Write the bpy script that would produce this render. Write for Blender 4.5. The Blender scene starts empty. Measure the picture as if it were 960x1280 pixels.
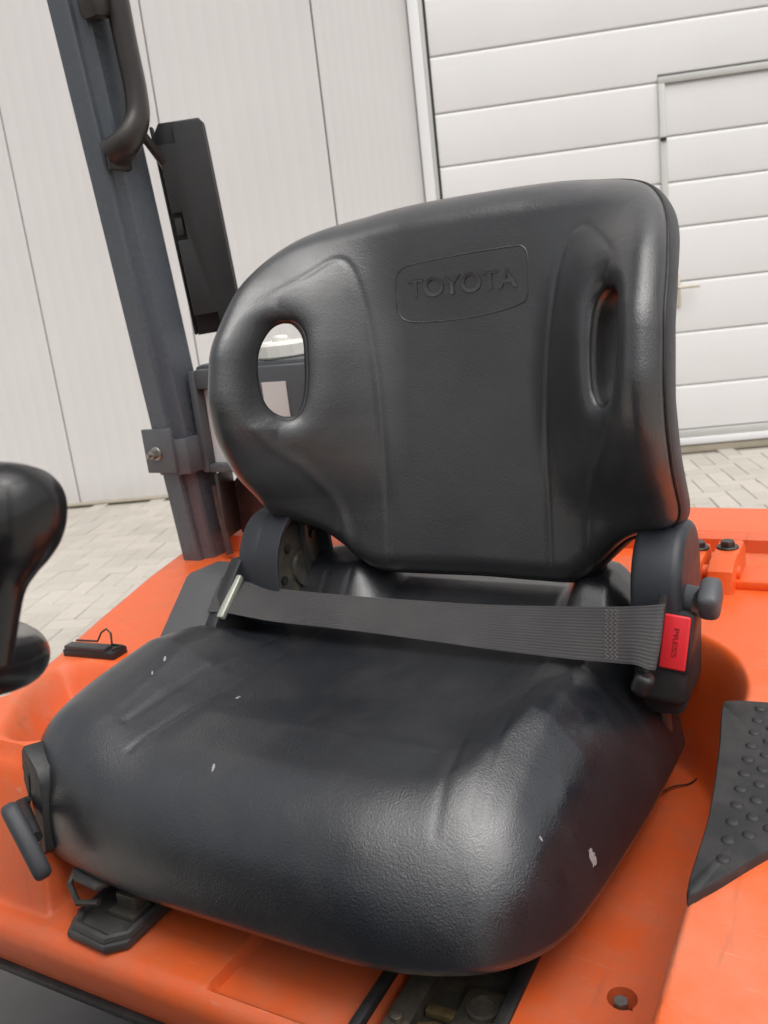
import bpy, bmesh, math, random
import numpy as np
from mathutils import Vector, Matrix
from mathutils.geometry import delaunay_2d_cdt
random.seed(7); rng = np.random.default_rng(7)
R = math.radians
sc = bpy.context.scene

# ------------------------------------------------------------------ camera
H = 1.25                                   # camera height above the paving
cam_d = bpy.data.cameras.new('camera'); cam = bpy.data.objects.new('camera', cam_d)
sc.collection.objects.link(cam); sc.camera = cam
cam_d.sensor_fit = 'VERTICAL'; cam_d.sensor_height = 36; cam_d.lens = 36*1100/1280
cam_d.clip_start = 0.02; cam_d.clip_end = 600
P_, Q_ = R(14.25), R(-6.75)
fw = Vector((0, math.cos(P_), -math.sin(P_))); up0 = Vector((0, math.sin(P_), math.cos(P_))); x0 = Vector((1, 0, 0))
xr = math.cos(Q_)*x0 + math.sin(Q_)*up0; ur = -math.sin(Q_)*x0 + math.cos(Q_)*up0
m = Matrix((xr, ur, -fw)).transposed().to_4x4(); m.translation = (0, 0, H); cam.matrix_world = m
cam_d.dof.use_dof = True; cam_d.dof.focus_distance = 0.95; cam_d.dof.aperture_fstop = 11

# ------------------------------------------------------------------ sky, sun, exposure
SUN_EL, SUN_AZ = R(68), R(150)             # azimuth: direction the light comes from, clockwise from +Y
wd = bpy.data.worlds.new('World'); sc.world = wd; wd.use_nodes = True
nt = wd.node_tree; bg = nt.nodes['Background']
sky = nt.nodes.new('ShaderNodeTexSky'); sky.sky_type = 'NISHITA'; sky.sun_disc = False
sky.sun_elevation = SUN_EL; sky.sun_rotation = SUN_AZ; sky.dust_density = 5.0; sky.air_density = 1.0; sky.ozone_density = 1.0
hs = nt.nodes.new('ShaderNodeHueSaturation'); hs.inputs['Saturation'].default_value = 0.16
nt.links.new(sky.outputs[0], hs.inputs['Color']); nt.links.new(hs.outputs[0], bg.inputs[0]); bg.inputs[1].default_value = 0.15
sun_d = bpy.data.lights.new('sun', 'SUN'); sun_d.energy = 1.5; sun_d.angle = R(75); sun_d.color = (1, .955, .9)
sun = bpy.data.objects.new('sun', sun_d); sc.collection.objects.link(sun)
sd = Vector((math.sin(SUN_AZ)*math.cos(SUN_EL), math.cos(SUN_AZ)*math.cos(SUN_EL), math.sin(SUN_EL)))
sun.rotation_euler = sd.to_track_quat('Z', 'Y').to_euler()
sc.view_settings.view_transform = 'Standard'; sc.view_settings.look = 'None'
sc.view_settings.gamma = 1; sc.view_settings.use_curve_mapping = False; sc.view_settings.exposure = 0.27

sc.cycles.max_bounces = 6; sc.cycles.diffuse_bounces = 3; sc.cycles.glossy_bounces = 3; sc.cycles.transmission_bounces = 2
sc.cycles.use_adaptive_sampling = True; sc.cycles.adaptive_threshold = 0.02

# ------------------------------------------------------------------ materials
MATS = {}
def mat(name, col, rough=.5, metal=0., spec=.5):
    m = bpy.data.materials.new(name); m.use_nodes = True; t = m.node_tree; b = t.nodes['Principled BSDF']
    b.inputs['Base Color'].default_value = (*col, 1); b.inputs['Roughness'].default_value = rough
    b.inputs['Metallic'].default_value = metal; b.inputs['Specular IOR Level'].default_value = spec
    MATS[name] = m; return m, t, b
def N(t, kind, **kw):
    n = t.nodes.new('ShaderNode'+kind)
    for k, v in kw.items():
        if k in n.inputs: n.inputs[k].default_value = v
        else: setattr(n, k, v)
    return n
def coords(t, out='Object'):
    return N(t, 'TexCoord').outputs[out]
def noise(t, vec, scale, detail=4, rough=.5):
    n = N(t, 'TexNoise'); n.inputs['Scale'].default_value = scale; n.inputs['Detail'].default_value = detail
    n.inputs['Roughness'].default_value = rough; t.links.new(vec, n.inputs['Vector']); return n.outputs['Fac']
def ramp(t, fac, a, b, c0=(0, 0, 0), c1=(1, 1, 1)):
    n = N(t, 'ValToRGB'); n.color_ramp.elements[0].position = a; n.color_ramp.elements[1].position = b
    n.color_ramp.elements[0].color = (*c0, 1); n.color_ramp.elements[1].color = (*c1, 1)
    t.links.new(fac, n.inputs[0]); return n.outputs[0]
def math_(t, op, a, b=None):
    n = N(t, 'Math', operation=op)
    for i, v in enumerate((a, b)):
        if v is None: continue
        if isinstance(v, (int, float)): n.inputs[i].default_value = v
        else: t.links.new(v, n.inputs[i])
    return n.outputs[0]
def mix(t, fac, a, b):
    n = N(t, 'Mix', data_type='RGBA')
    for i, v in ((0, fac), (6, a), (7, b)):
        if isinstance(v, (int, float)): n.inputs[i].default_value = v
        elif isinstance(v, tuple): n.inputs[i].default_value = (*v, 1)
        else: t.links.new(v, n.inputs[i])
    return n.outputs[2]
def bump(t, b, h, dist, strength=1.):
    n = N(t, 'Bump'); n.inputs['Distance'].default_value = dist; n.inputs['Strength'].default_value = strength
    t.links.new(h, n.inputs['Height'])
    if b.inputs['Normal'].links: t.links.new(b.inputs['Normal'].links[0].from_socket, n.inputs['Normal'])
    t.links.new(n.outputs[0], b.inputs['Normal'])

def leather(name, flecks=(), polished=(), base=(.0115, .0130, .0168)):
    m, t, b = mat(name, (.03, .03, .03), .45, spec=.8)
    b.inputs['Coat Weight'].default_value = .45; b.inputs['Coat Roughness'].default_value = .30
    o = coords(t)
    v = N(t, 'TexVoronoi', feature='SMOOTH_F1'); v.inputs['Scale'].default_value = 560
    wob = N(t, 'TexNoise'); wob.inputs['Scale'].default_value = 160; wob.inputs['Detail'].default_value = 1; t.links.new(o, wob.inputs['Vector'])
    ad = N(t, 'VectorMath', operation='MULTIPLY_ADD')
    t.links.new(wob.outputs['Color'], ad.inputs[0]); ad.inputs[1].default_value = (.004,)*3; t.links.new(o, ad.inputs[2])
    t.links.new(ad.outputs[0], v.inputs['Vector'])
    g = math_(t, 'ADD', v.outputs['Distance'], math_(t, 'MULTIPLY', noise(t, o, 300, 2), .8))
    pol = None
    for (p, rad) in polished:                      # vinyl rubbed smooth and shiny by use
        dn = N(t, 'VectorMath', operation='DISTANCE'); t.links.new(o, dn.inputs[0]); dn.inputs[1].default_value = p
        k = ramp(t, math_(t, 'DIVIDE', dn.outputs['Value'], rad), .25, 1., (1, 1, 1), (0, 0, 0))
        pol = k if pol is None else math_(t, 'MAXIMUM', pol, k)
    wear = noise(t, o, 7, 3, .6)
    r = N(t, 'MapRange'); r.inputs[1].default_value = .3; r.inputs[2].default_value = .7; r.inputs[3].default_value = .29; r.inputs[4].default_value = .42
    t.links.new(wear, r.inputs[0]); rg = r.outputs[0]
    if pol is not None:
        pol = math_(t, 'MULTIPLY', pol, ramp(t, noise(t, o, 30, 1), .1, .75))
        rg = math_(t, 'SUBTRACT', rg, math_(t, 'MULTIPLY', pol, .30))
        g = math_(t, 'MULTIPLY', g, math_(t, 'SUBTRACT', 1.0, math_(t, 'MULTIPLY', pol, .72)))
    bump(t, b, g, .00042, .75)
    bump(t, b, noise(t, o, 16, 2), .005, .3)
    t.links.new(rg, b.inputs['Roughness'])
    dust = ramp(t, noise(t, o, 11, 4, .65), .48, .8)
    c = mix(t, math_(t, 'MULTIPLY', dust, .28), base, (.075, .071, .066))
    jag = math_(t, 'SUBTRACT', noise(t, o, 230, 2), .5) if flecks else None
    for (p, sx, sy, rad, seed) in flecks:          # chips and flecks of dried paint with a shape of their own
        sub = N(t, 'VectorMath', operation='SUBTRACT'); t.links.new(o, sub.inputs[0]); sub.inputs[1].default_value = p
        rot = N(t, 'VectorRotate', rotation_type='Z_AXIS'); t.links.new(sub.outputs[0], rot.inputs['Vector']); rot.inputs['Angle'].default_value = seed
        ml = N(t, 'VectorMath', operation='MULTIPLY'); t.links.new(rot.outputs[0], ml.inputs[0]); ml.inputs[1].default_value = (1/sx, 1/sy, 1/.010)
        ln = N(t, 'VectorMath', operation='LENGTH'); t.links.new(ml.outputs[0], ln.inputs[0])
        d = math_(t, 'ADD', ln.outputs['Value'], math_(t, 'MULTIPLY', jag, rad*1.6))
        k = math_(t, 'LESS_THAN', d, rad)
        c = mix(t, math_(t, 'MULTIPLY', k, .62), c, (.48, .47, .46))
    t.links.new(c, b.inputs['Base Color'])
    return m

def orange(name, dust_amt=.3, shade_dirt_z=None):
    m, t, b = mat(name, (.80, .125, .022), .42)
    o = coords(t)
    d1 = ramp(t, noise(t, o, 5.5, 4, .62), .42, .72)
    d2 = ramp(t, noise(t, o, 55, 3, .7), .4, .75)
    film = math_(t, 'MULTIPLY', math_(t, 'ADD', math_(t, 'MULTIPLY', d1, .75), math_(t, 'MULTIPLY', d2, .25)), dust_amt)
    base = mix(t, d1, (.79, .116, .018), (.75, .108, .0165))
    c = mix(t, film, base, (.52, .25, .16))
    scr = N(t, 'TexNoise'); mp = N(t, 'Mapping'); mp.inputs['Scale'].default_value = (40, 260, 40); mp.inputs['Rotation'].default_value = (0, 0, .5)
    t.links.new(o, mp.inputs['Vector']); t.links.new(mp.outputs[0], scr.inputs['Vector']); scr.inputs['Scale'].default_value = 1; scr.inputs['Detail'].default_value = 2
    c = mix(t, math_(t, 'MULTIPLY', ramp(t, scr.outputs['Fac'], .67, .73), .22), c, (.62, .38, .28))
    sf2 = N(t, 'TexNoise'); mp2 = N(t, 'Mapping'); mp2.inputs['Scale'].default_value = (70, 9, 30); mp2.inputs['Rotation'].default_value = (0, 0, -.7)
    t.links.new(o, mp2.inputs['Vector']); t.links.new(mp2.outputs[0], sf2.inputs['Vector']); sf2.inputs['Scale'].default_value = 1; sf2.inputs['Detail'].default_value = 4
    c = mix(t, math_(t, 'MULTIPLY', math_(t, 'MULTIPLY', ramp(t, sf2.outputs['Fac'], .60, .72), d1), .55), c, (.22, .07, .04))
    spots = ramp(t, noise(t, o, 120, 3), .74, .79)
    c = mix(t, math_(t, 'MULTIPLY', spots, .35), c, (.25, .12, .08))
    if shade_dirt_z:                                      # low deck darkened: shade put into the colour, plus settled dirt
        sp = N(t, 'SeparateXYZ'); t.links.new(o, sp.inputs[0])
        low = ramp(t, math_(t, 'SUBTRACT', shade_dirt_z, sp.outputs['Z']), .0, .05)
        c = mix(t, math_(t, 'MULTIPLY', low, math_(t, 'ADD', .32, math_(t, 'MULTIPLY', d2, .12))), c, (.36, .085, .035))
    t.links.new(c, b.inputs['Base Color'])
    t.links.new(math_(t, 'ADD', .36, math_(t, 'MULTIPLY', film, .6)), b.inputs['Roughness'])
    bump(t, b, noise(t, o, 420, 3), .00035, .6)
    return m

def worn(name, col, rough, metal=0., spot=(.2, .18, .15), amt=.3, sc_=30, bsc=300, bd=.0003, spec=.5):
    m, t, b = mat(name, col, rough, metal, spec); o = coords(t)
    c = mix(t, math_(t, 'MULTIPLY', ramp(t, noise(t, o, sc_, 3, .65), .45, .8), amt), col, spot)
    t.links.new(c, b.inputs['Base Color'])
    t.links.new(math_(t, 'ADD', rough-.08, math_(t, 'MULTIPLY', noise(t, o, sc_*1.7, 1), .18)), b.inputs['Roughness'])
    bump(t, b, noise(t, o, bsc, 1), bd, .7)
    return m

M_leather = leather('black_vinyl', base=(.031, .0318, .0342))
ORI = Vector((-.49, .85, -.66))             # seat base in truck coordinates (used for object space of the seat)
def sf(u, v, z): return (u-ORI.x, v-ORI.y, z-ORI.z)
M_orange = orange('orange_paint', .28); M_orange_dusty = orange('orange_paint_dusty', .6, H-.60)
M_blackpl = worn('black_plastic', (.016, .016, .017), .42, amt=.15, spot=(.09, .085, .08))
M_greypl = worn('charcoal_plastic', (.042, .045, .052), .5, amt=.2, spot=(.10, .10, .10), bsc=900, bd=.0002)
M_cover = worn('recliner_plastic', (.026, .029, .036), .45, amt=.15, spot=(.10, .10, .10), bsc=900, bd=.0002)
M_box = worn('retractor_plastic', (.085, .086, .089), .52, amt=.2, spot=(.12, .12, .115), bsc=900, bd=.0002)
M_rubber = worn('dark_rubber', (.017, .017, .018), .55, amt=.3, spot=(.10, .095, .09), bsc=1200, bd=.0003)
M_greasy = worn('greasy_steel', (.075, .07, .06), .36, .3, spot=(.19, .15, .09), amt=.7, sc_=45, bsc=120, bd=.001)
M_bracket = worn('painted_bracket', (.042, .041, .041), .42, .1, spot=(.10, .09, .075), amt=.5, sc_=40, bsc=300, bd=.0004)
M_steel = worn('bright_steel', (.42, .41, .38), .32, .9, spot=(.22, .19, .14), amt=.4, sc_=60)
M_bolt = worn('dark_bolt', (.06, .055, .05), .4, .6, spot=(.2, .17, .13), amt=.4, sc_=90)
M_zinc = worn('zinc_bar', (.50, .52, .44), .35, .6, spot=(.35, .34, .25), amt=.4, sc_=60)
M_pillar = worn('blue_grey_paint', (.095, .108, .126), .26, amt=.12, spot=(.12, .13, .14), sc_=18, bsc=25, bd=.0003)
M_frame = worn('housing_grey_paint', (.085, .09, .098), .4, amt=.3, spot=(.15, .15, .15), sc_=20)
M_clamp = worn('clamp_grey_paint', (.10, .105, .115), .42, amt=.3, spot=(.17, .17, .17), sc_=30)
M_handle = worn('brown_black_grip', (.030, .026, .024), .35, amt=.2, spot=(.08, .065, .055), sc_=20)
M_white = worn('white_sheet', (.72, .70, .68), .5, amt=.2, spot=(.6, .57, .53), sc_=15)
M_rust = worn('rusty_bracket', (.06, .035, .032), .55, .1, spot=(.16, .07, .05), amt=.6, sc_=35)
M_gloss = worn('gloss_black', (.012, .012, .013), .22, amt=.1, spot=(.05, .05, .05), sc_=30, bsc=60, bd=.0004)
M_mat = worn('floor_mat_rubber', (.10, .098, .098), .7, amt=.5, spot=(.10, .10, .10), sc_=14, bsc=500, bd=.001)
M_seal = worn('black_seal', (.012, .012, .013), .5, amt=.3, spot=(.08, .07, .06))
M_stitch, _, _ = mat('stitch_thread', (.26, .24, .22), .8)
M_thread, _, _ = mat('dark_wire', (.03, .008, .006), .5)
M_redbtn, t_, b_ = mat('red_button', (.78, .03, .04), .38)
M_redprint, _, _ = mat('button_print', (.30, .012, .014), .45)
M_cap, t_, b_ = mat('translucent_cap', (.80, .79, .74), .45); b_.inputs['Subsurface Weight'].default_value = .25; b_.inputs['Subsurface Radius'].default_value = (.02, .02, .015)

# seat-belt webbing: ribs and weave from the strip's own UVs
M_belt, t, b = mat('belt_webbing', (.085, .078, .082), .75)
uv = coords(t, 'UV'); sep = N(t, 'SeparateXYZ'); t.links.new(uv, sep.inputs[0])
rib = math_(t, 'SINE', math_(t, 'MULTIPLY', sep.outputs['Y'], 6.2832*17))
wv = math_(t, 'MULTIPLY', math_(t, 'SINE', math_(t, 'MULTIPLY', sep.outputs['X'], 6.2832*430)), math_(t, 'SINE', math_(t, 'MULTIPLY', sep.outputs['Y'], 6.2832*40)))
bump(t, b, math_(t, 'ADD', rib, math_(t, 'MULTIPLY', wv, .8)), .00022, .7)
tone = mix(t, math_(t, 'MULTIPLY', math_(t, 'ADD', rib, 1.0), .5), (.044, .041, .043), (.060, .0555, .058))
t.links.new(mix(t, math_(t, 'MULTIPLY', ramp(t, noise(t, coords(t), 18, 5), .4, .75), .3), tone, (.095, .088, .086)), b.inputs['Base Color'])

# wall cladding, sectional door, paving
def cladding(name, col, rib_axis, grain):
    m, t, b = mat(name, col, .42); o = coords(t)
    c = mix(t, ramp(t, noise(t, o, 1.3, 5, .6), .35, .75), col, tuple(x*.95 for x in col))
    mp = N(t, 'Mapping'); mp.inputs['Scale'].default_value = (14, 14, .6) if rib_axis == 'z' else (.6, 14, 14); t.links.new(o, mp.inputs['Vector'])
    st = noise(t, mp.outputs[0], 1.5, 4)
    c = mix(t, math_(t, 'MULTIPLY', ramp(t, st, .45, .75), .10), c, (.60, .57, .53))
    if rib_axis == 'z':
        sp = N(t, 'SeparateXYZ'); t.links.new(o, sp.inputs[0])
        lowd = N(t, 'MapRange'); t.links.new(sp.outputs['Z'], lowd.inputs[0]); lowd.inputs[1].default_value = .22; lowd.inputs[2].default_value = 0
        c = mix(t, math_(t, 'MULTIPLY', math_(t, 'MULTIPLY', lowd.outputs[0], noise(t, o, 9, 5)), .6), c, (.46, .44, .39))
        # faint green algae streak at the foot of the cladding
        sb = N(t, 'VectorMath', operation='SUBTRACT'); t.links.new(o, sb.inputs[0]); sb.inputs[1].default_value = (-.325, 0, .17)
        ml = N(t, 'VectorMath', operation='MULTIPLY'); t.links.new(sb.outputs[0], ml.inputs[0]); ml.inputs[1].default_value = (1/.03, 0, 1/.10)
        ln = N(t, 'VectorMath', operation='LENGTH'); t.links.new(ml.outputs[0], ln.inputs[0])
        al = math_(t, 'MULTIPLY', ramp(t, ln.outputs['Value'], .1, 1.0, (1, 1, 1), (0, 0, 0)), noise(t, o, 45, 4))
        c = mix(t, al, c, (.42, .46, .14))
    t.links.new(c, b.inputs['Base Color'])
    bump(t, b, noise(t, mp.outputs[0], 9, 3), .0015, grain)
    return m
M_clad = cladding('wall_cladding', (.635, .615, .607), 'z', .2)
M_door = cladding('door_panel', (.70, .69, .682), 'x', .55)
M_trim, _, _ = mat('white_trim', (.74, .74, .745), .4)
M_aluframe = worn('aluminium_frame', (.52, .52, .50), .45, .2, spot=(.42, .41, .39), amt=.3, sc_=8)
M_gap, _, _ = mat('dark_gap', (.36, .35, .335), .7)
M_darkgap, _, _ = mat('black_gasket', (.03, .03, .03), .6)
M_beige, _, _ = mat('beige_handle', (.55, .50, .42), .5)
M_concrete = worn('concrete_plinth', (.42, .37, .29), .85, amt=.5, spot=(.28, .25, .20), sc_=9, bsc=120, bd=.003)
def paving(name, amt):
    m, t, b = mat(name, (.40, .36, .31), .85)
    o = coords(t); g = N(t, 'NewGeometry'); oi = N(t, 'ObjectInfo')
    wpos = g.outputs['Position']
    tone = ramp(t, noise(t, wpos, .9, 4), .3, .7, (.375, .345, .305), (.445, .415, .37))
    rnd = N(t, 'MapRange'); t.links.new(g.outputs['Random Per Island'] if amt else oi.outputs['Random'], rnd.inputs[0]); rnd.inputs[3].default_value = .93; rnd.inputs[4].default_value = 1.06
    hv = N(t, 'HueSaturation'); t.links.new(tone, hv.inputs['Color']); t.links.new(rnd.outputs[0], hv.inputs['Value'])
    c = mix(t, math_(t, 'MULTIPLY', ramp(t, noise(t, wpos, 110, 4, .7), .45, .8), .35), hv.outputs[0], (.28, .255, .215))
    c = mix(t, math_(t, 'MULTIPLY', ramp(t, noise(t, wpos, 5, 6, .7), .56, .75), .45), c, (.28, .255, .22))
    t.links.new(c, b.inputs['Base Color']); bump(t, b, noise(t, wpos, 160, 4), .0025, .6)
    return m
M_paver = paving('paver_concrete', 0); M_paver_far = paving('paver_concrete_mass', 1)
M_sand = worn('joint_sand', (.29, .265, .225), .95, amt=.5, spot=(.21, .19, .16), sc_=3, bsc=80, bd=.004)

# ------------------------------------------------------------------ mesh helpers
C = sc.collection
def link(name, me, m, parent=None):
    o = bpy.data.objects.new(name, me); C.objects.link(o)
    if m: me.materials.append(m)
    if parent: o.parent = parent
    return o
def thing(name, label, cat, loc=(0, 0, 0), rz=0, group=None):
    o = bpy.data.objects.new(name, None); C.objects.link(o); o.empty_display_size = .1
    o.location = loc; o.rotation_euler = (0, 0, rz); o['label'] = label; o['category'] = cat
    if group: o['group'] = group
    return o
def smooth(me, ang=35):
    me.polygons.foreach_set('use_smooth', [True]*len(me.polygons))
    if ang: me.set_sharp_from_angle(angle=R(ang))
class MB:
    """collects shapes given in one coordinate frame; off is subtracted so the mesh sits in its thing's frame"""
    def __init__(s, off=(0, 0, 0)): s.v = []; s.f = []; s.off = np.array(off, float)
    def add(s, v, f):
        n = len(s.v); s.v += [tuple(map(float, p)) for p in v]; s.f += [tuple(i+n for i in q) for q in f]; return s
    def bm(s, bm):
        bm.verts.ensure_lookup_table(); bm.verts.index_update()
        s.add([v.co for v in bm.verts], [[v.index for v in f.verts] for f in bm.faces]); bm.free(); return s
    def box(s, c, size, rot=None, bev=.0, seg=2):
        bm = bmesh.new(); bmesh.ops.create_cube(bm, size=1)
        for v in bm.verts: v.co = Vector((v.co.x*size[0], v.co.y*size[1], v.co.z*size[2]))
        if bev: bmesh.ops.bevel(bm, geom=bm.edges[:], offset=bev, segments=seg, affect='EDGES', profile=.5)
        mt = Matrix.Translation(c) @ (rot.to_4x4() if rot is not None else Matrix())
        bm.transform(mt); return s.bm(bm)
    def prism(s, poly, frame, a, b_, bev=0., seg=2):
        """polygon in the plane (frame X,Y axes), extruded from a to b_ along frame Z"""
        bm = bmesh.new(); n = len(poly)
        lo = [bm.verts.new((p[0], p[1], a)) for p in poly]; hi = [bm.verts.new((p[0], p[1], b_)) for p in poly]
        bm.faces.new(lo[::-1]); bm.faces.new(hi)
        for i in range(n): bm.faces.new((lo[i], lo[(i+1) % n], hi[(i+1) % n], hi[i]))
        bmesh.ops.recalc_face_normals(bm, faces=bm.faces[:])
        if bev:
            e = [e for e in bm.edges if abs(e.verts[0].co.z-e.verts[1].co.z) < 1e-7]
            bmesh.ops.bevel(bm, geom=e, offset=bev, segments=seg, affect='EDGES', profile=.5)
        bm.transform(frame); return s.bm(bm)
    def tube(s, pts, r, n=10, closed=False, caps=True, squash=None):
        pts = [Vector(p) for p in pts]; k = len(pts); rr = r if hasattr(r, '__len__') else [r]*k
        tang = [(pts[(i+1) % k]-pts[i-1]) if closed else (pts[min(i+1, k-1)]-pts[max(i-1, 0)]) for i in range(k)]
        up = Vector((.13, .21, 1)).normalized(); vs = []; fs = []
        nv = None
        for i in range(k):
            tt = tang[i].normalized()
            if nv is None: nv = (up-tt*up.dot(tt)).normalized()
            else: nv = (nv-tt*nv.dot(tt)).normalized()
            bv = tt.cross(nv)
            for j in range(n):
                a = 2*math.pi*j/n; sx, sy = (squash or (1, 1))
                vs.append(pts[i]+(nv*math.cos(a)*sx+bv*math.sin(a)*sy)*rr[i])
        for i in range(k if closed else k-1):
            for j in range(n):
                a0 = i*n+j; a1 = i*n+(j+1) % n; b0 = ((i+1) % k)*n+j; b1 = ((i+1) % k)*n+(j+1) % n
                fs.append((a0, a1, b1, b0))
        if caps and not closed: fs += [tuple(range(n))[::-1], tuple((k-1)*n+j for j in range(n))]
        return s.add(vs, fs)
    def loft(s, rings, closed=True, cap0=False, cap1=False):
        n = len(rings[0]); vs = [p for r in rings for p in r]; fs = []
        for i in range(len(rings)-1):
            for j in range(n if closed else n-1):
                fs.append((i*n+j, i*n+(j+1) % n, (i+1)*n+(j+1) % n, (i+1)*n+j))
        if cap0: fs.append(tuple(range(n))[::-1])
        if cap1: fs.append(tuple((len(rings)-1)*n+j for j in range(n)))
        return s.add(vs, fs)
    def lathe(s, prof, frame, n=24, lobes=0, amp=0):
        rings = []
        for r, z in prof:
            rings.append([frame @ Vector((r*(1+(amp if lobes and (j % lobes == 0) else 0))*math.cos(2*math.pi*j/n), r*(1+(amp if lobes and (j % lobes == 0) else 0))*math.sin(2*math.pi*j/n), z)) for j in range(n)])
        return s.loft(rings, True, True, True)
    def build(s, name, m, parent=None, ang=35):
        me = bpy.data.meshes.new(name)
        off = s.off
        me.from_pydata([(p[0]-off[0], p[1]-off[1], p[2]-off[2]) for p in s.v], [], s.f); me.validate()
        bm = bmesh.new(); bm.from_mesh(me); bmesh.ops.recalc_face_normals(bm, faces=bm.faces[:]); bm.to_mesh(me); bm.free()
        smooth(me, ang); return link(name, me, m, parent)
def frame(o, x, y, z=None):
    x = Vector(x).normalized(); y = Vector(y); y = (y-x*y.dot(x)).normalized(); z = x.cross(y)
    f = Matrix((x, y, z)).transposed().to_4x4(); f.translation = Vector(o); return f
def sstep(a, b, x):
    t = np.clip((np.asarray(x, float)-a)/(b-a), 0, 1); return t*t*(3-2*t)
def catmull(pts, n, closed=False):
    pts = np.array(pts, float); k = len(pts); out = []
    segs = k if closed else k-1
    for i in range(segs):
        p = [pts[(i+j-1) % k] if closed else pts[min(max(i+j-1, 0), k-1)] for j in range(4)]
        for q in range(n):
            t = q/n
            out.append(.5*((2*p[1])+(-p[0]+p[2])*t+(2*p[0]-5*p[1]+4*p[2]-p[3])*t*t+(-p[0]+3*p[1]-3*p[2]+p[3])*t**3))
    if not closed: out.append(pts[-1])
    return np.array(out)
def resample(poly, n, closed=True):
    p = np.vstack([poly, poly[:1]]) if closed else poly
    L = np.r_[0, np.cumsum(np.hypot(*(np.diff(p, axis=0)[:, :2].T)))]
    q = np.linspace(0, L[-1], n+1)[:-1] if closed else np.linspace(0, L[-1], n)
    return np.stack([np.interp(q, L, p[:, i]) for i in range(p.shape[1])], 1)
def pdist(P, poly, closed=True):
    """distance of points P to a polyline; sign <0 inside when closed"""
    A = poly; B = np.roll(poly, -1, 0) if closed else poly[1:]; A = A if closed else poly[:-1]
    out = np.full(len(P), 1e9); ins = np.zeros(len(P), bool)
    for a, b in zip(A, B):
        d = b-a; L = d@d+1e-18; t = np.clip(((P-a)@d)/L, 0, 1); q = P-a-t[:, None]*d
        out = np.minimum(out, np.hypot(q[:, 0], q[:, 1]))
        if closed:
            c = (a[1] > P[:, 1]) != (b[1] > P[:, 1])
            with np.errstate(all='ignore'): xx = a[0]+(P[:, 1]-a[1])/(b[1]-a[1]+1e-18)*(b[0]-a[0])
            ins ^= c & (P[:, 0] < xx)
    return np.where(ins, -out, out) if closed else out
def text_mesh(txt, size):
    cu = bpy.data.curves.new('lettering', 'FONT'); cu.body = txt; cu.size = size; cu.align_x = 'CENTER'
    o = bpy.data.objects.new('lettering_tmp', cu); C.objects.link(o)
    cu.resolution_u = 6; cu.extrude = .5; cu.offset = size*.014
    dg = bpy.context.evaluated_depsgraph_get(); me = bpy.data.meshes.new_from_object(o.evaluated_get(dg))
    v = [tuple(x.co) for x in me.vertices]; f = [tuple(p.vertices) for p in me.polygons]
    bpy.data.objects.remove(o); bpy.data.meshes.remove(me); return np.array(v), f

# ------------------------------------------------------------------ ground with herringbone pavers
def unproj_ok(x, y, z):
    p = Vector((x, y, z-H)); d = p.dot(fw)
    if d < .5: return None
    return 480+1100*p.dot(xr)/d, 640-1100*p.dot(ur)/d
g = MB(); g.add([(-250, -250, -.012), (250, -250, -.012), (250, 250, -.012), (-250, 250, -.012)], [(0, 1, 2, 3)])
ground = g.build('ground', M_sand); ground['kind'] = 'structure'
a_ = .106; gap = .0028
def paver_bm(lx, ly):
    bm = bmesh.new(); hx, hy = lx/2-gap/2, ly/2-gap/2; c = .003
    lo = [bm.verts.new((sx*hx, sy*hy, -.05)) for sx, sy in ((-1, -1), (1, -1), (1, 1), (-1, 1))]
    mi = [bm.verts.new((sx*hx, sy*hy, -.0035)) for sx, sy in ((-1, -1), (1, -1), (1, 1), (-1, 1))]
    hi = [bm.verts.new((sx*(hx-c), sy*(hy-c), 0)) for sx, sy in ((-1, -1), (1, -1), (1, 1), (-1, 1))]
    for A, B in ((lo, mi), (mi, hi)):
        for i in range(4): bm.faces.new((A[i], A[(i+1) % 4], B[(i+1) % 4], B[i]))
    bm.faces.new(hi); return bm
pm = []
for lx, ly in ((2*a_, a_), (a_, 2*a_)):
    me = bpy.data.meshes.new('paver'); bm = paver_bm(lx, ly); bm.to_mesh(me); bm.free(); me.materials.append(M_paver); pm.append(me)
WYAW = R(-8); ca, sa = math.cos(WYAW), math.sin(WYAW)
W0 = Vector((-2.134, 6.134, 0))
vis = []; rest = []
for i in range(-40, 66):
    for j in range(-60, 6):
        k = (i-j) % 4
        if k == 0: kind, cx, cy = 0, (i+1)*a_, (j+.5)*a_
        elif k == 2: kind, cx, cy = 1, (i+.5)*a_, j*a_           # vertical piece covers rows j-1 and j
        else: continue
        if cy > -.06: continue
        x = W0.x+cx*ca-cy*sa; y = W0.y+cx*sa+cy*ca
        q = unproj_ok(x, y, 0)
        L = q and (-15 < q[0] < 250 and 615 < q[1] < 870 and q[1] < 880-.80*q[0]+45 and (q[0] > 55 or q[1] > 700))
        Rr = q and (850 < q[0] < 975 and 545 < q[1] < 655)
        (vis if (L or Rr) else rest).append((kind, x, y))
vis.sort(key=lambda t: t[1]**2+t[2]**2)
rest += vis[300:]; vis = vis[:300]
for kind, x, y in vis:
    o = bpy.data.objects.new('paver', pm[kind]); C.objects.link(o); o.parent = ground
    o.location = (x, y, random.uniform(-.0015, .0015)); o.rotation_euler = (R(random.uniform(-.4, .4)), R(random.uniform(-.4, .4)), WYAW)
g = MB(); tmpl = []
for me in pm: tmpl.append((np.array([v.co for v in me.vertices]), [tuple(p.vertices) for p in me.polygons]))
for kind, x, y in rest:
    V, Fc = tmpl[kind]; zz = random.uniform(-.0015, .0015)
    g.add([(x+p[0]*ca-p[1]*sa, y+p[0]*sa+p[1]*ca, p[2]+zz) for p in V], Fc)
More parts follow.
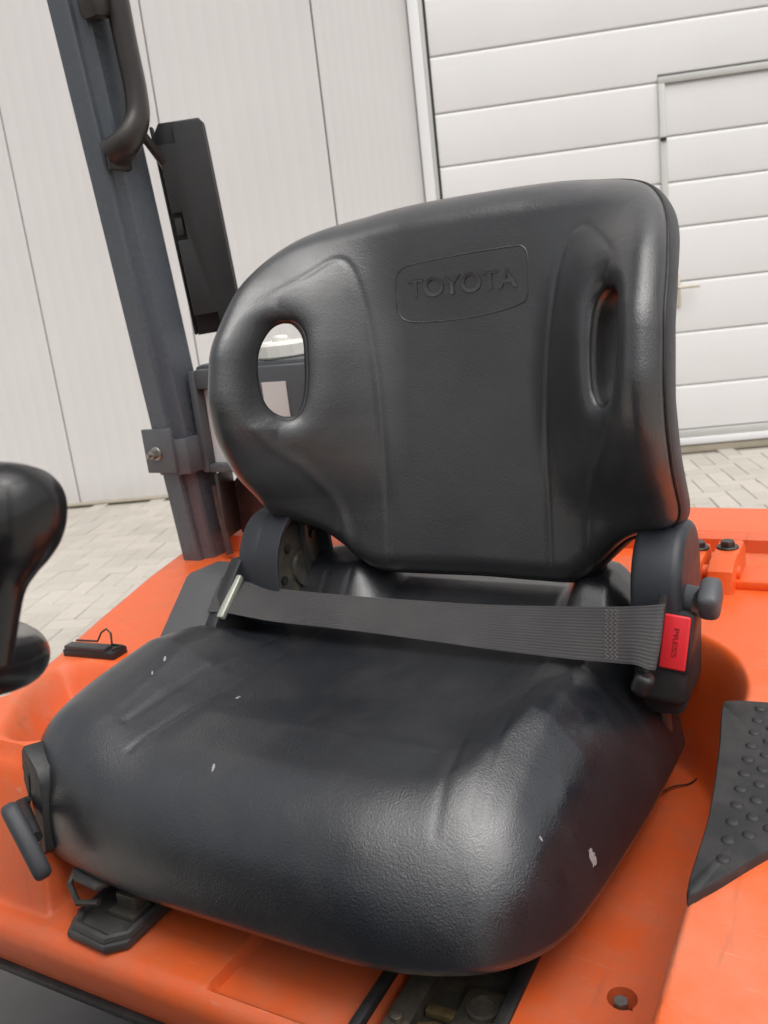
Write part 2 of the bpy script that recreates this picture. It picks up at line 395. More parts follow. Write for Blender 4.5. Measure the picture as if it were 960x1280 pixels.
me = bpy.data.meshes.new('paver_field'); me.from_pydata(g.v, [], g.f); o = link('paver_field', me, M_paver_far, ground); o['kind'] = 'stuff'

# ------------------------------------------------------------------ warehouse wall (x along the wall, y away from the camera, z up)
wall = thing('warehouse_wall', 'pale warehouse wall of tall vertical cladding panels behind the forklift', 'wall', W0, WYAW)
TOP = 6.2
def clad_panel(x_a, x_b, z0=0., z1=TOP):
    b = MB(); g_ = .004; pitch = (x_b-x_a)/11.
    prof = [(x_a+g_, .04), (x_a+g_, .006), (x_a+g_+.006, 0)]
    for i in range(1, 11):
        x = x_a+i*pitch; prof += [(x-.012, 0), (x-.005, .0008), (x+.005, .0008), (x+.012, 0)]
    prof += [(x_b-g_-.006, 0), (x_b-g_, .006), (x_b-g_, .04)]
    b.loft([[(x, y, z0) for x, y in prof], [(x, y, z1) for x, y in prof]], closed=False)
    return b.build('cladding_panel', M_clad, wall, 20)
xs = [-4.12, -3.09, -2.06, -1.03, 0, 1.026, 2.072, 2.645]
for a, b in zip(xs[:-1], xs[1:]): clad_panel(a, b, .022)
clad_panel(2.60, 3.6, 4.5); 
for x in (3.6, 4.63, 5.66, 6.69): clad_panel(x, x+1.03, 4.5)
for x in (7.05, 8.08): clad_panel(x, x+1.03, .022)
MB().box((2, .09, 3.1), (13, .10, 6.2)).build('wall_core', M_gap, wall) if False else None
b = MB(); b.box((-.72, .07, 3.1), (6.73, .05, 6.2)); b.box((9, .07, 3.1), (3.9, .05, 6.2)); b.box((4.85, .07, 5.4), (4.4, .05, 1.7)); b.build('wall_core', M_gap, wall)
MB().box((-.75, .0, .010), (6.76, .034, .020), bev=.004).build('base_strip', M_concrete, wall)
for xa in (2.648, 7.02):
    MB().box((xa+(.0755 if xa < 3 else -.012), -.002, 2.26), (.0225, .03, 4.44), bev=.002).build('jamb_seal', M_aluframe, wall)
    MB().box((xa+.032, -.012, 2.26), (.064, .05, 4.46), bev=.004).build('door_trim', M_trim, wall)
MB().box((4.86, -.012, 4.525), (4.42, .05, .064), bev=.004).build('door_trim', M_trim, wall)

door = thing('sectional_door', 'white sectional overhead door with horizontal ribs and a built-in pass door', 'door', W0 + Vector((2.74*ca, 2.74*sa, 0)), WYAW)
# door frame coordinates: x from the left edge, y away
def rib_panel(parent, xa, xb, za, zb, name='door_section', y=.0):
    b = MB(); g_ = .0016
    prof = [(.03, za+g_), (.007, za+g_), (.001, za+g_+.007), (0, za+.02), (0, zb-.022), (.0015, zb-.016), (.004, zb-.010), (.010, zb-g_), (.03, zb-g_)]
    b.loft([[(xa, y+yy, z) for yy, z in prof], [(xb, y+yy, z) for yy, z in prof]], closed=False)
    b.add([(xa, y+.03, za), (xa, y+.001, za), (xa, y+.001, zb), (xa, y+.03, zb)], [(0, 1, 2, 3)])
    b.add([(xb, y+.03, za), (xb, y+.001, za), (xb, y+.001, zb), (xb, y+.03, zb)], [(3, 2, 1, 0)])
    return b.build(name, M_door, parent, 30)
zs = [.095, .432, .763, 1.074, 1.397, 1.658, 1.918, 2.222, 2.54, 2.862, 3.18, 3.5, 3.82, 4.14, 4.46]
PD0, PD1, PDT = 1.322, 2.30, 2.247                      # pass door: left, right, top (frame outside)
for za, zb in zip(zs[:-1], zs[1:]):
    if zb <= 2.23:
        rib_panel(door, .012, PD0, za, zb); rib_panel(door, PD1, 4.22, za, zb)
    elif za < PDT:
        rib_panel(door, .012, PD0, za, zb); rib_panel(door, PD1, 4.22, za, zb); rib_panel(door, PD0, PD1, PDT+.008, zb)
    else: rib_panel(door, .012, 4.22, za, zb)
MB().box((2.1, .06, 2.27), (4.26, .05, 4.5)).build('door_backing', M_gap, door)
MB().box((.003, .012, 2.28), (.010, .04, 4.44)).build('side_gasket', M_darkgap, door)
MB().box((.66, -.004, .068), (1.30, .03, .046), bev=.004).build('bottom_rail', M_aluframe, door)
MB().box((3.27, -.004, .068), (1.90, .03, .046), bev=.004).build('bottom_rail', M_aluframe, door)
MB().box((2.1, .02, .018), (4.26, .06, .05), bev=.006).build('threshold', M_concrete, door)
pd = bpy.data.objects.new('pass_door', None); C.objects.link(pd); pd.parent = door
b = MB(); W = .038
b.box((PD0+W/2, -.002, (PDT+.10)/2), (W, .03, PDT-.10), bev=.003).build('stile', M_aluframe, pd)
MB().box((PD1-W/2, -.002, (PDT+.10)/2), (W, .03, PDT-.10), bev=.003).build('stile', M_aluframe, pd)
MB().box(((PD0+PD1)/2, -.001, PDT-W/2), (PD1-PD0, .034, W), bev=.003).build('head_rail', M_aluframe, pd)
MB().box(((PD0+PD1)/2, .008, PDT+.003), (PD1-PD0, .02, .008)).build('head_gasket', M_darkgap, pd)
MB().box(((PD0+PD1)/2, -.002, .12), (PD1-PD0-2*W, .03, .05), bev=.003).build('bottom_rail', M_aluframe, pd)
MB().box(((PD0+PD1)/2, -.006, .072), (PD1-PD0, .034, .046), bev=.004).build('sill', M_trim, pd)
zz = [.147]+zs[1:7]+[PDT-W]
for za, zb in zip(zz[:-1], zz[1:]): rib_panel(pd, PD0+W+.003, PD1-W-.003, za, zb, 'door_section', -.001)
for z in (1.905, .45): MB().box((PD0+W/2, -.021, z), (W*.95, .012, .022), bev=.002).build('hinge', M_blackpl, pd)
b = MB(); b.tube([(PD0+.075, -.012, 1.04), (PD0+.075, -.05, 1.04), (PD0+.185, -.055, 1.04), (PD0+.195, -.045, 1.04)], .011, 10); b.box((PD0+.075, -.008, 1.02), (.035, .014, .19), bev=.003); b.build('lever_handle', M_beige, pd)

# ------------------------------------------------------------------ truck frame: u right, v rearward, z up, origin = camera
TY = R(-30); ct, st_ = math.cos(TY), math.sin(TY)
def tw(p): return Vector((p[0]*ct-p[1]*st_, p[0]*st_+p[1]*ct, p[2]+H))
FB = (-.49, 1.0, -H)
truck = thing('forklift', 'orange forklift with blue-grey roof pillar and dusty seat hood', 'forklift', tw(FB), TY)
T = lambda: MB(FB)
def sub(name, parent, off=None):
    o = bpy.data.objects.new(name, None); C.objects.link(o); o.parent = parent; return o

# hood: one pressed cover, seen from above as a height over (u, v)
SC = -.49; ZD, ZF = -.66, -.48
LV = [.40, .60, .706, .825, .977, 1.172, 1.305, 1.75]; LU = [-1.15, -1.12, -1.055, -1.09, -1.15, -1.222, -1.262, -1.275]
pocket = catmull([(-.875, .625), (-.935, .618), (-.985, .668), (-1.03, .735), (-1.042, .80), (-.995, .824), (-.93, .822), (-.86, .80), (-.845, .70)], 8, True)
def hood_z(u, v):
    s = u-SC; n = len(u)
    hw = .372; qx = np.abs(s)-(hw-.20); qy = v-(1.15-.20)
    sd_ = np.hypot(np.maximum(qx, 0), np.maximum(qy, 0))+np.minimum(np.maximum(qx, qy), 0)-.20
    well = 1-sstep(-.040, .004, sd_)
    z = ZF+(ZD-ZF)*well
    # rounded lip of the fender along the well
    # left fender ends in front of the seat with a small step and a coved face
    lf = sstep(-.33, -.37, s)
    zl = np.where(v > .6, ZF, ZD)
    step = ZF-.016*(1-sstep(.598, .608, v))
    cove = ZD+(step-ZD)*sstep(.545, .60, v)**.8
    z = np.where(s < 0, np.minimum(z, cove), z)
    # storage pocket
    P = np.stack([u, v], 1); near = (u > -1.1) & (u < -.8) & (v > .58) & (v < .86)
    dp = np.full(n, 1.); dp[near] = pdist(P[near], pocket)
    z = z-.065*sstep(.004, -.045, dp)
    # recessed panel, rail trench
    rec = sstep(-.578, -.574, u)*sstep(-.418, -.422, u)*sstep(.530, .540, v)*sstep(1.1, 1.09, v)
    z = np.where(well > .5, z-.014*rec, z)
    tr = sstep(-.409, -.405, u)*sstep(-.289, -.293, u)*sstep(1.1, 1.09, v)
    z = np.where(well > .5, z-.040*tr, z)
    return z
hole_c = np.array([-.193, .667]); hole_r = .0140
nu, nv_ = 400, 300
p = np.linspace(0, 1, nu); q = np.linspace(0, 1, nv_)
PP, QQ = np.meshgrid(p, q)
vn = .515+QQ*(1.62-.515)
uL = np.interp(vn, LV, LU); uR = 2*SC-uL
UU = uL+(uR-uL)*PP**1.0
vf = .515-.10*sstep(-.135, -.105, UU)
VV = vf+QQ*(1.62-vf)
u_, v_ = UU.ravel(), VV.ravel()
dh = np.stack([u_, v_], 1)-hole_c; rd = np.hypot(dh[:, 0], dh[:, 1])
ring = np.abs(rd-hole_r) < .0026
sc_ = np.where(ring, hole_r/np.maximum(rd, 1e-6), 1); u_ = hole_c[0]+dh[:, 0]*sc_; v_ = hole_c[1]+dh[:, 1]*sc_
z_ = hood_z(u_, v_)
z_ -= np.where((rd < hole_r) & ~ring, .022, 0)
# rolled outer edges
eL = u_-np.interp(v_, LV, LU); eR = (2*SC-np.interp(v_, LV, LU))-u_
ed = np.minimum(eL, eR); Rr_ = .03
z_ -= np.where(ed < Rr_, Rr_-np.sqrt(np.clip(Rr_**2-(Rr_-np.clip(ed, 0, Rr_))**2, 0, None)), 0)
ef = v_-np.repeat(vf[0][None, :], nv_, 0).ravel(); Rf = .022
z_ -= np.where(ef < Rf, Rf-np.sqrt(np.clip(Rf**2-(Rf-np.clip(ef, 0, Rf))**2, 0, None)), 0)
g = T(); verts = np.stack([u_, v_, z_], 1)
idx = np.arange(nu*nv_).reshape(nv_, nu)
faces = np.stack([idx[:-1, :-1], idx[:-1, 1:], idx[1:, 1:], idx[1:, :-1]], -1).reshape(-1, 4)
g.v = [tuple(x) for x in verts]; g.f = [tuple(int(i) for i in f_) for f_ in faces]
def skirt(ids, dirn, zbot, n=1):
    base = len(g.v)
    for i in ids:
        x = g.v[i]; g.v.append((x[0]+dirn[0], x[1]+dirn[1], zbot if x[1] > .98 or zbot > -.9 or x[0] > SC else -.74))
    for k in range(len(ids)-1): g.f.append((int(ids[k]), int(ids[k+1]), base+k+1, base+k))
skirt(idx[0, :], (0, .012), -.725); skirt(idx[:, 0][::-1], (.0, 0), -1.02); skirt(idx[:, -1], (0, 0), -1.02)
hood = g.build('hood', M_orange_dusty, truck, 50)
T().box((SC, .545, -.731), (1.0, .05, .010), bev=.003).build('hood_seal', M_seal, truck)
b = T(); b.prism([(.90, -.74), (1.6, -.74), (1.6, -1.1), (.90, -1.1)], frame((0, 0, 0), (0, 1, 0), (0, 0, 1)), -1.12, .14); b.build('battery_case', M_bracket, truck)
b = T(); b.box((SC, .30, -1.03), (1.6, 1.3, .02), bev=.004); b.build('floor_mat', M_mat, truck)
b = T(); b.box((SC, .62, -1.11), (1.10, 2.2, .10), bev=.02); b.build('chassis', M_bracket, truck)

# counterweight behind the hood
b = T()
b.prism([(1.455, -.60), (1.45, -.458), (1.462, -.447), (1.60, -.447), (1.63, -.457), (1.66, -.56), (1.66, -1.1), (1.455, -1.1)], frame((0, 0, 0), (0, 1, 0), (0, 0, 1)), -.95, .22, .012, 3)
b.build('counterweight', M_orange, truck)
b = T(); b.prism([(1.33, -.50), (1.345, -.452), (1.36, -.446), (1.62, -.440), (1.63, -.50)], frame((0, 0, 0), (0, 1, 0), (0, 0, 1)), -1.24, -1.03, .006, 2); blk = b.build('rear_mount', M_orange, truck)
def bolt(c, r=.012, h=.010, parent=truck, m=None, axis=(0, 0, 1), mb=T, name='bolt', washer=True):
    ax = Vector(axis).normalized(); x = ax.orthogonal(); f_ = frame(c, x, ax.cross(x)); g = mb()
    if washer: g.lathe([(r*1.45, -.001), (r*1.45, .002), (r*1.35, .003)], f_, 20)
    g.lathe([(r, .002), (r, h*.85), (r*.9, h)], f_, 6)
    return g.build(name, m or M_bolt, parent, 25)
for c in ((-1.165, 1.40, -.4455), (-1.17, 1.475, -.4435)): bolt(c, .011, .012, blk)

# hood hinge at the rear right
hg = sub('hood_hinge', truck)
b = T(); b.box((-.232, 1.325, -.462), (.030, .11, .040), bev=.006); b.build('lug', M_orange, hg)
b = T(); b.prism([(1.255, -.485), (1.262, -.448), (1.285, -.438), (1.385, -.438), (1.40, -.45), (1.40, -.485)], frame((0, 0, 0), (0, 1, 0), (0, 0, 1)), -.207, -.170, .005); b.build('lug', M_orange, hg)
b = T(); b.tube([(-.25, 1.30, -.462), (-.165, 1.30, -.462)], .011, 12); b.build('hinge_pin', M_orange, hg)
bolt((-.232, 1.35, -.4415), .011, .011, hg); bolt((-.189, 1.345, -.4375), .011, .011, hg)
b = T(); b.box((-.13, 1.29, -.474), (.16, .020, .014), bev=.004); b.build('hinge_bar', M_orange, hg)

# rubber tread pad on the right fender
pad_o = resample(catmull([(-.1185, .598), (-.105, .606), (-.066, .668), (.0, .76), (.06, .86), (.06, .925), (-.02, .934), (-.09, .926), (-.128, .920), (-.136, .905), (-.127, .82), (-.1185, .70)], 6, True), 120)
c_ = pad_o.mean(0); rings = []
for sc2, z in ((1.0, -.483), (1.0, -.476), (.992, -.4725), (.975, -.4712), (.6, -.4710), (.01, -.4710)):
    rings.append([(c_[0]+(x-c_[0])*sc2, c_[1]+(y-c_[1])*sc2, z) for x, y in pad_o])
b = T(); b.loft(rings, True, False, True); pad = b.build('tread_pad', M_rubber, truck, 40)
sb = T(); sb.lathe([(.0060, -.001), (.0056, .0009), (.0040, .0017), (.0016, .0020)], Matrix.Translation(FB), 12)
stud0 = sb.build('stud', M_rubber, pad, 60); first = True
for col in range(9):
    for row in range(11):
        u = -.0978+col*.0146; v = .6428+row*.0263+(.0122 if col % 2 else 0)
        if pdist(np.array([[u, v]]), pad_o)[0] > -.010: continue
        o = stud0 if first else stud0.copy()
        if not first: C.objects.link(o); o.parent = pad
        first = False; o.location = (u-FB[0], v-FB[1], -.4710-FB[2])

# bolt sunk in the hood, thin wire beside the seat
bolt((hole_c[0]-.001, hole_c[1]-.002, -.678), .0078, .017, truck, M_steel, washer=False)
MB(FB).tube([tuple(x) for x in catmull([(-.232, .985, -.652), (-.215, 1.02, -.655), (-.197, 1.038, -.6575), (-.186, 1.066, -.656), (-.180, 1.100, -.648), (-.178, 1.122, -.606)], 6)], .0011, 6).build('loose_wire', M_thread, truck)
b = T(); b.tube([(-.178, 1.120, -.612), (-.178, 1.124, -.596)], .0020, 6); b.build('wire_end', M_white, truck)

# hood latch on the left fender
lt = sub('hood_latch', truck)
f_ = frame((-1.013, .846, -.472), (.995, .08, 0), (-.08, .995, 0))
b = T(); b.box(f_ @ Vector((0, 0, -.004)), (.098, .032, .014), f_.to_3x3(), .003); b.build('latch_base', M_blackpl, lt)
b = T(); b.box(f_ @ Vector((-.006, -.006, .005)), (.078, .018, .007), f_.to_3x3(), .002); b.build('latch_plate', M_bracket, lt)
b = T(); b.tube([f_ @ Vector(x) for x in ((-.045, .012, .006), (-.005, .014, .006), (.004, .016, .020), (.014, .017, .026), (.022, .016, .020), (.024, .012, .004), (.046, .010, .004), (.044, -.012, .006))], .0016, 6); b.build('latch_wire', M_bolt, lt)

# seat rail in its trench
rl = sub('slide_rail', truck)
b = T(); b.box((-.412, .80, -.662), (.012, .58, .012), bev=.003); b.build('seal_strip', M_seal, rl)
b = T(); b.box((-.286, .80, -.664), (.014, .58, .016), bev=.003); b.build('seal_strip', M_seal, rl)
b = T(); b.box((-.348, .80, -.694), (.104, .57, .008)); b.build('rail_bed', M_greasy, rl)
b = T(); b.prism([(-.397, -.692), (-.397, -.672), (-.385, -.668), (-.372, -.672), (-.372, -.692)], frame((0, 0, 0), (1, 0, 0), (0, 0, 1)), -1.06, -.53, .002); b.build('channel', M_greasy, rl)
b = T(); b.box((-.318, .60, -.684), (.044, .10, .014), bev=.004); b.lathe([(.016, 0), (.016, .006), (.013, .0065), (.0125, .003), (.001, .003)], frame((-.315, .622, -.678), (1, 0, 0), (0, 1, 0)), 28); b.build('pivot_plate', M_greasy, rl)
b = T(); b.box((-.352, .575, -.682), (.026, .030, .020), Matrix.Rotation(.4, 3, 'Z'), .005); b.box((-.356, .555, -.676), (.010, .030, .012), Matrix.Rotation(-.3, 3, 'Z'), .003); b.box((-.345, .61, -.684), (.05, .012, .010), None, .003); b.build('lock_pawl', worn('brass_grease', (.24, .18, .09), .4, .6, spot=(.04, .03, .02), amt=.7, sc_=70), rl)
b = T()
for vv in (.575,): b.lathe([(.006, 0), (.006, .007), (.004, .008)], frame((-.383, vv, -.670), (1, 0, 0), (0, 1, 0)), 10)
b.build('rivet', M_greasy, rl)

# roof pillar (rear left) and the rest of the overhead guard
LEAN = (0, -.085)                                       # v per unit of z
def pil(u0, v0, z0, z1, mirror=1, name='roof_pillar', lean=LEAN[1], uc=-1.172):
    sec = [(-.028, 0), (.010, 0), (.013, .004), (.013, .014), (.0165, .017), (.027, .022), (.030, .028), (.030, .086), (.025, .093), (-.022, .093), (-.030, .084), (-.030, .006)]
    g = T(); rings = []
    for z in (z0, z1): rings.append([(uc+mirror*s_, v0+t_+lean*(z-z0), z) for s_, t_ in sec])
    g.loft(rings, True, True, True); return g.build(name, M_pillar, truck, 25)
pl = pil(0, 1.272, -.60, 1.02)
pil(0, 1.272, -.60, 1.02, -1, uc=2*SC+1.172)
pil(0, -.28, -1.0, 1.02, 1, 'front_pillar', .10); pil(0, -.28, -1.0, 1.02, -1, 'front_pillar', .10, 2*SC+1.172)
gd = sub('overhead_guard', truck)
b = T(); b.box((-1.172, .55, 1.03), (.07, 1.45, .06), bev=.012); b.build('roof_beam', M_pillar, gd)
b = T(); b.box((2*SC+1.172, .55, 1.03), (.07, 1.45, .06), bev=.012); b.build('roof_beam', M_pillar, gd)
for vv in (-.17, 1.26):
    b = T(); b.box((SC, vv, 1.03), (1.30, .07, .055), bev=.012); b.build('roof_beam', M_pillar, gd)
for k in range(6):
    b = T(); b.box((-.98+k*.196, .55, 1.03), (.016, 1.36, .055), bev=.004); b.build('roof_bar', M_pillar, gd)

# unseen dash cowl and mast, added to block light from the front
b = T(); b.prism([(-.05, -1.0), (-.05, -.45), (-.12, -.28), (-.25, -.22), (-.36, -.30), (-.36, -1.0)], frame((0, 0, 0), (0, 1, 0), (0, 0, 1)), -1.05, .07, .02, 3); b.build('added_dash_cowl', M_blackpl, truck)
for uu in (-.86, -.12):
    b = T(); b.box((uu, -.50, -.10), (.09, .14, 2.25), bev=.01); b.build('added_mast_rail', M_bracket, truck)
b = T(); b.box((SC, -.52, .55), (.74, .07, .10), bev=.01); b.build('added_mast_beam', M_bracket, truck)

# grab handle on the pillar
gp = catmull([(-1.142, 1.209, .272), (-1.122, 1.213, .281), (-1.110, 1.222, .296), (-1.105, 1.240, .326), (-1.105, 1.246, .37), (-1.107, 1.244, .44), (-1.108, 1.242, .506), (-1.110, 1.240, .58), (-1.142, 1.205, .63)], 5)
gr = [.028, .026, .024, .0225, .0215, .0215, .022, .023, .025]
g = T(); k = len(gp); g.tube([tuple(x) for x in gp], list(np.interp(np.linspace(0, 8, k), range(9), gr)), 14, squash=(.85, 1.15)); gh = g.build('grab_handle', M_handle, truck, 60)
b = T(); b.box((-1.139, 1.214, .266), (.010, .052, .045), bev=.005); b.build('handle_foot', M_handle, gh)
b = T(); b.box((-1.125, 1.205, .50), (.04, .045, .05), Matrix.Rotation(.15, 3, 'X'), .010); b.build('handle_foot', M_handle, gh)

# black control box behind the pillar
kb = sub('control_box', truck)
ang = math.atan(LEAN[1]); RX = Matrix.Rotation(-ang, 3, 'X')
fb = frame((-1.085, 1.345, .14), (1, .06, 0), (0, -.0, 1)); fb = Matrix.Translation((-1.098, 1.352, .14)) @ Matrix.Rotation(-ang, 4, 'X') @ Matrix.Rotation(R(36), 4, 'Z')
F3 = fb.to_3x3()
outl = [(-.040, -.178), (.036, -.178), (.042, -.172), (.042, .174), (.036, .182), (-.040, .182)]
fz = fb @ frame((0, 0, 0), (1, 0, 0), (0, 0, 1))
# front lid with notches top left, bottom left and a small socket opening
lid = [(-.040, -.148), (.000, -.148), (.000, -.180), (.036, -.180), (.042, -.174), (.042, .176), (.036, .184), (-.012, .184), (-.012, .150), (-.044, .150), (-.044, .035), (-.026, .035), (-.026, -.012), (-.044, -.012), (-.044, -.148)]
b = T(); b.prism(lid[:1]+lid[1:], fz, .010, .030, .0015); b.build('lid', worn('satin_black', (.030, .030, .031), .42, amt=.1, spot=(.06, .06, .06)), kb)
b = T(); b.prism([(-.046, -.186), (.038, -.186), (.044, -.180), (.044, .178), (.036, .188), (-.036, .188), (-.048, .17)], fz, -.045, .009, .002); b.build('case', M_blackpl, kb)
b = T(); b.box(fb @ Vector((-.036, -.014, .012)), (.014, .012, .032), F3, .002); b.build('socket', M_bracket, kb)
b = T(); b.tube([(-1.10, 1.235, .30), (-1.108, 1.262, .285), (-1.116, 1.295, .262), (-1.122, 1.322, .235), (-1.128, 1.345, .18)], .008, 8); b.build('cable', M_blackpl, kb)
b = T(); b.box(fb @ Vector((-.05, .01, 0)), (.006, .03, .37), F3, .002); b.build('mount_edge', M_blackpl, kb)

# pipe clamp round the pillar, housing with the white sheet, filler cap
cl = sub('pillar_clamp', truck)
b = T(); b.box((-1.187, 1.236, -.252), (.072, .008, .085), bev=.002); b.build('clamp_plate', M_clamp, cl)
b = T(); b.prism([(-1.20, 1.240), (-1.152, 1.240), (-1.134, 1.252), (-1.131, 1.29), (-1.120, 1.318), (-1.124, 1.319), (-1.1355, 1.292), (-1.139, 1.256), (-1.154, 1.246), (-1.20, 1.246)], Matrix(), -.300, -.232, .001); b.build('clamp_strap', M_clamp, cl)
bolt((-1.192, 1.231, -.256), .009, .016, cl, M_steel, (0, -1, 0)); b = T(); b.tube([(-1.192, 1.232, -.256), (-1.192, 1.205, -.256)], .0045, 10); b.build('stud_bolt', M_steel, cl)
hs_ = sub('side_housing', truck)
ov = [(-1.262, -.345), (-.80, -.345), (-.80, -.128), (-1.245, -.120), (-1.262, -.137)]
fh = frame((0, 1.44, 0), (1, 0, 0), (0, 0, 1))
def frame_strip(a, b_, c, d): return None
HV = 1.285; HT, HB_ = -.106, -.306; hl_, hr_ = -1.133, -.72
def hbox(u0, u1, z0, z1, v, th, bev): return T().box(((u0+u1)/2, v, (z0+z1)/2), (u1-u0, th, z1-z0), bev=bev)
hbox(hl_, -1.116, HB_, HT-.006, HV+.012, .024, .003).build('front_frame', M_frame, hs_)
hbox(-1.1165, -1.035, HT-.040, HT-.004, HV+.012, .0235, .003).build('front_frame', M_frame, hs_)
hbox(-1.1165, -1.035, HB_, HB_+.016, HV+.012, .0235, .003).build('front_frame', M_frame, hs_)
hbox(-1.0355, hr_, HB_, HT-.006, HV+.012, .024, .003).build('front_frame', M_frame, hs_)
b = T(); b.prism([(hl_-.004, HB_-.004), (hr_, HB_-.004), (hr_, HT), (hl_+.016, HT+.004), (hl_+.002, HT), (hl_-.004, HT-.016)], frame((0, 0, 0), (1, 0, 0), (0, 0, 1)), -1.44, -(HV+.0245), .006); b.build('housing_body', M_frame, hs_)
b = T(); b.box((-1.0755, HV+.0225, -.222), (.08, .003, .145)); b.build('white_sheet', M_white, hs_)
b = T(); b.box((-.935, HV-.0015, -.185), (.052, .002, .090)); b.build('white_label', M_white, hs_)
b = T(); b.lathe([(.004, 0), (.004, .012), (.003, .016)], frame((-1.083, HV+.02, HT), (1, 0, 0), (0, 1, 0)), 8); b.build('small_knob', M_blackpl, hs_)
cp = sub('filler_cap', truck)
fcap = frame((-.958, 1.355, -.104), (1, 0, 0), (0, 1, 0))
b = T(); b.lathe([(.040, 0), (.045, .004), (.045, .024), (.041, .029), (.032, .031), (.030, .026), (.002, .026)], fcap, 48, 4, .035); b.build('cap_body', M_cap, cp)
b = T(); b.lathe([(.015, .026), (.015, .036), (.012, .040), (.005, .041)], fcap, 20); b.build('cap_knob', M_cap, cp)
br = sub('rear_bracket', truck)
b = T(); b.prism([(-1.12, -.455), (-1.125, -.345), (-1.10, -.322), (-1.0, -.318), (-.96, -.34), (-1.03, -.365), (-1.06, -.39), (-1.07, -.455)], frame((0, 1.36, 0), (1, 0, 0), (0, 0, 1)), -.01, .004, .001); b.build('bracket_plate', M_rust, br)
b = T(); b.box((-1.112, 1.32, -.375), (.006, .07, .13), Matrix.Rotation(.25, 3, 'Z'), .001); b.build('bracket_plate', M_bracket, br)
b = T(); b.tube(catmull([(-1.03, 1.33, -.312), (-1.03, 1.33, -.35), (-1.01, 1.32, -.385), (-.97, 1.33, -.40), (-.88, 1.36, -.395)], 5), .012, 8); b.build('hose', M_blackpl, br)
b = T(); b.tube(catmull([(-1.122, 1.30, -.335), (-1.116, 1.295, -.38), (-1.108, 1.29, -.42), (-1.10, 1.285, -.47)], 5), .007, 8); b.build('hose', M_rust, br)

# steering wheel with spinner knob, cut by the left picture edge
sw = sub('steering_wheel', truck)
wn = Vector((0.05, .42, 1)).normalized(); rimp0 = Vector((-.382, .262, -.147)); rimp = Vector((-.415, .241, -.161))
cdir = Vector((-1, -.10, 0)); cdir = (cdir-wn*cdir.dot(wn)).normalized(); wc = rimp+cdir*.150
ex = -cdir; ey = wn.cross(ex)
b = T(); b.tube([wc+(ex*math.cos(a)+ey*math.sin(a))*.150 for a in np.linspace(0, 2*math.pi, 145)[:-1]], .0165, 28, closed=True); b.build('rim', M_gloss, sw, 60)
for a in (1.9, 3.6, 5.2):
    b = T(); b.tube([wc+(ex*math.cos(a)+ey*math.sin(a))*r-wn*(.03*(1-r/.15)) for r in (.02, .06, .10, .148)], [.014, .012, .011, .010], 10); b.build('spoke', M_gloss, sw, 60)
b = T(); b.lathe([(.045, -.05), (.048, -.02), (.042, -.012), (.01, -.01)], frame(wc, ex, ey), 28); b.build('hub', M_blackpl, sw)
b = T(); b.tube([wc-wn*.04, wc-wn*.25, wc-wn*.45+Vector((0, -.1, -.3))], [.035, .04, .05], 14); b.build('steering_column', M_blackpl, sw)
kn = rimp0+cdir*.009+ey*.004
b = T(); b.lathe([tuple(x) for x in catmull([(.0125, -.014), (.0125, .010), (.0135, .024), (.0175, .0335), (.0225, .0415), (.0268, .0515), (.0282, .062), (.0268, .073), (.0225, .081), (.015, .0865), (.006, .0885)], 6)], frame(kn, ex, ey), 64); b.build('spinner_knob', M_gloss, sw, 60)
b = T(); b.tube([kn-wn*.008, kn.lerp(rimp+cdir*.012, .5)-wn*.006, rimp+cdir*.014], [.0095, .011, .013], 12); b.build('knob_clamp', M_gloss, sw, 60)

# ------------------------------------------------------------------ operator seat
seat = thing('operator_seat', 'black vinyl operator seat with brand-embossed backrest and lap belt across the cushion', 'seat', tw(ORI), TY)
S = lambda: MB(ORI)
# backrest frame: s lateral, t up the reclined face, d forward of the face
BP = Vector((-.49, 1.05, -.45)); a10 = R(10)
BT = Vector((0, math.sin(a10), math.cos(a10))); BN = Vector((0, -math.cos(a10), math.sin(a10)))
def bw(s, t, d): return (BP.x+s, BP.y+BT.y*t+BN.y*d, BP.z+BT.z*t+BN.z*d)
half = [(0, .046), (.08, .046), (.142, .048), (.168, .060), (.192, .084), (.224, .112), (.256, .125), (.281, .132), (.293, .146), (.2965, .178), (.298, .24), (.298, .32), (.2965, .38), (.293, .43), (.286, .472), (.272, .508), (.246, .540), (.205, .562), (.15, .573), (.08, .578), (0, .579)]
hp = catmull(half, 12); hp = hp[(hp[:, 0] > 1e-6)]
outl = np.vstack([[[0, .046]], hp, [[0, .579]], (hp*[-1, 1])[::-1]])
outl = resample(outl, 420)
TT = [0, .05, .10, .15, .20, .25, .30, .37, .41, .455, .50, .537, .572, .62]
AA = [.05, .055, .065, .085, .150, .185, .198, .190, .165, .135, .085, .045, .01, 0]
hole = [(.203, .345), (.206, .385), (.216, .405), (.229, .410), (.240, .398), (.2455, .365), (.2445, .325), (.238, .292), (.226, .277), (.213, .281), (.205, .305)]
holeR = resample(catmull(hole, 10, True), 110); holeL = holeR*[-1, 1]
crease = catmull([(.122, .055), (.120, .15), (.121, .25), (.125, .33), (.133, .40), (.143, .450), (.155, .482), (.168, .4955), (.184, .494), (.205, .475), (.228, .452), (.245, .435)], 10)
flare = catmull([(.236, .262), (.226, .235), (.205, .205), (.188, .165), (.180, .12), (.178, .075)], 10)
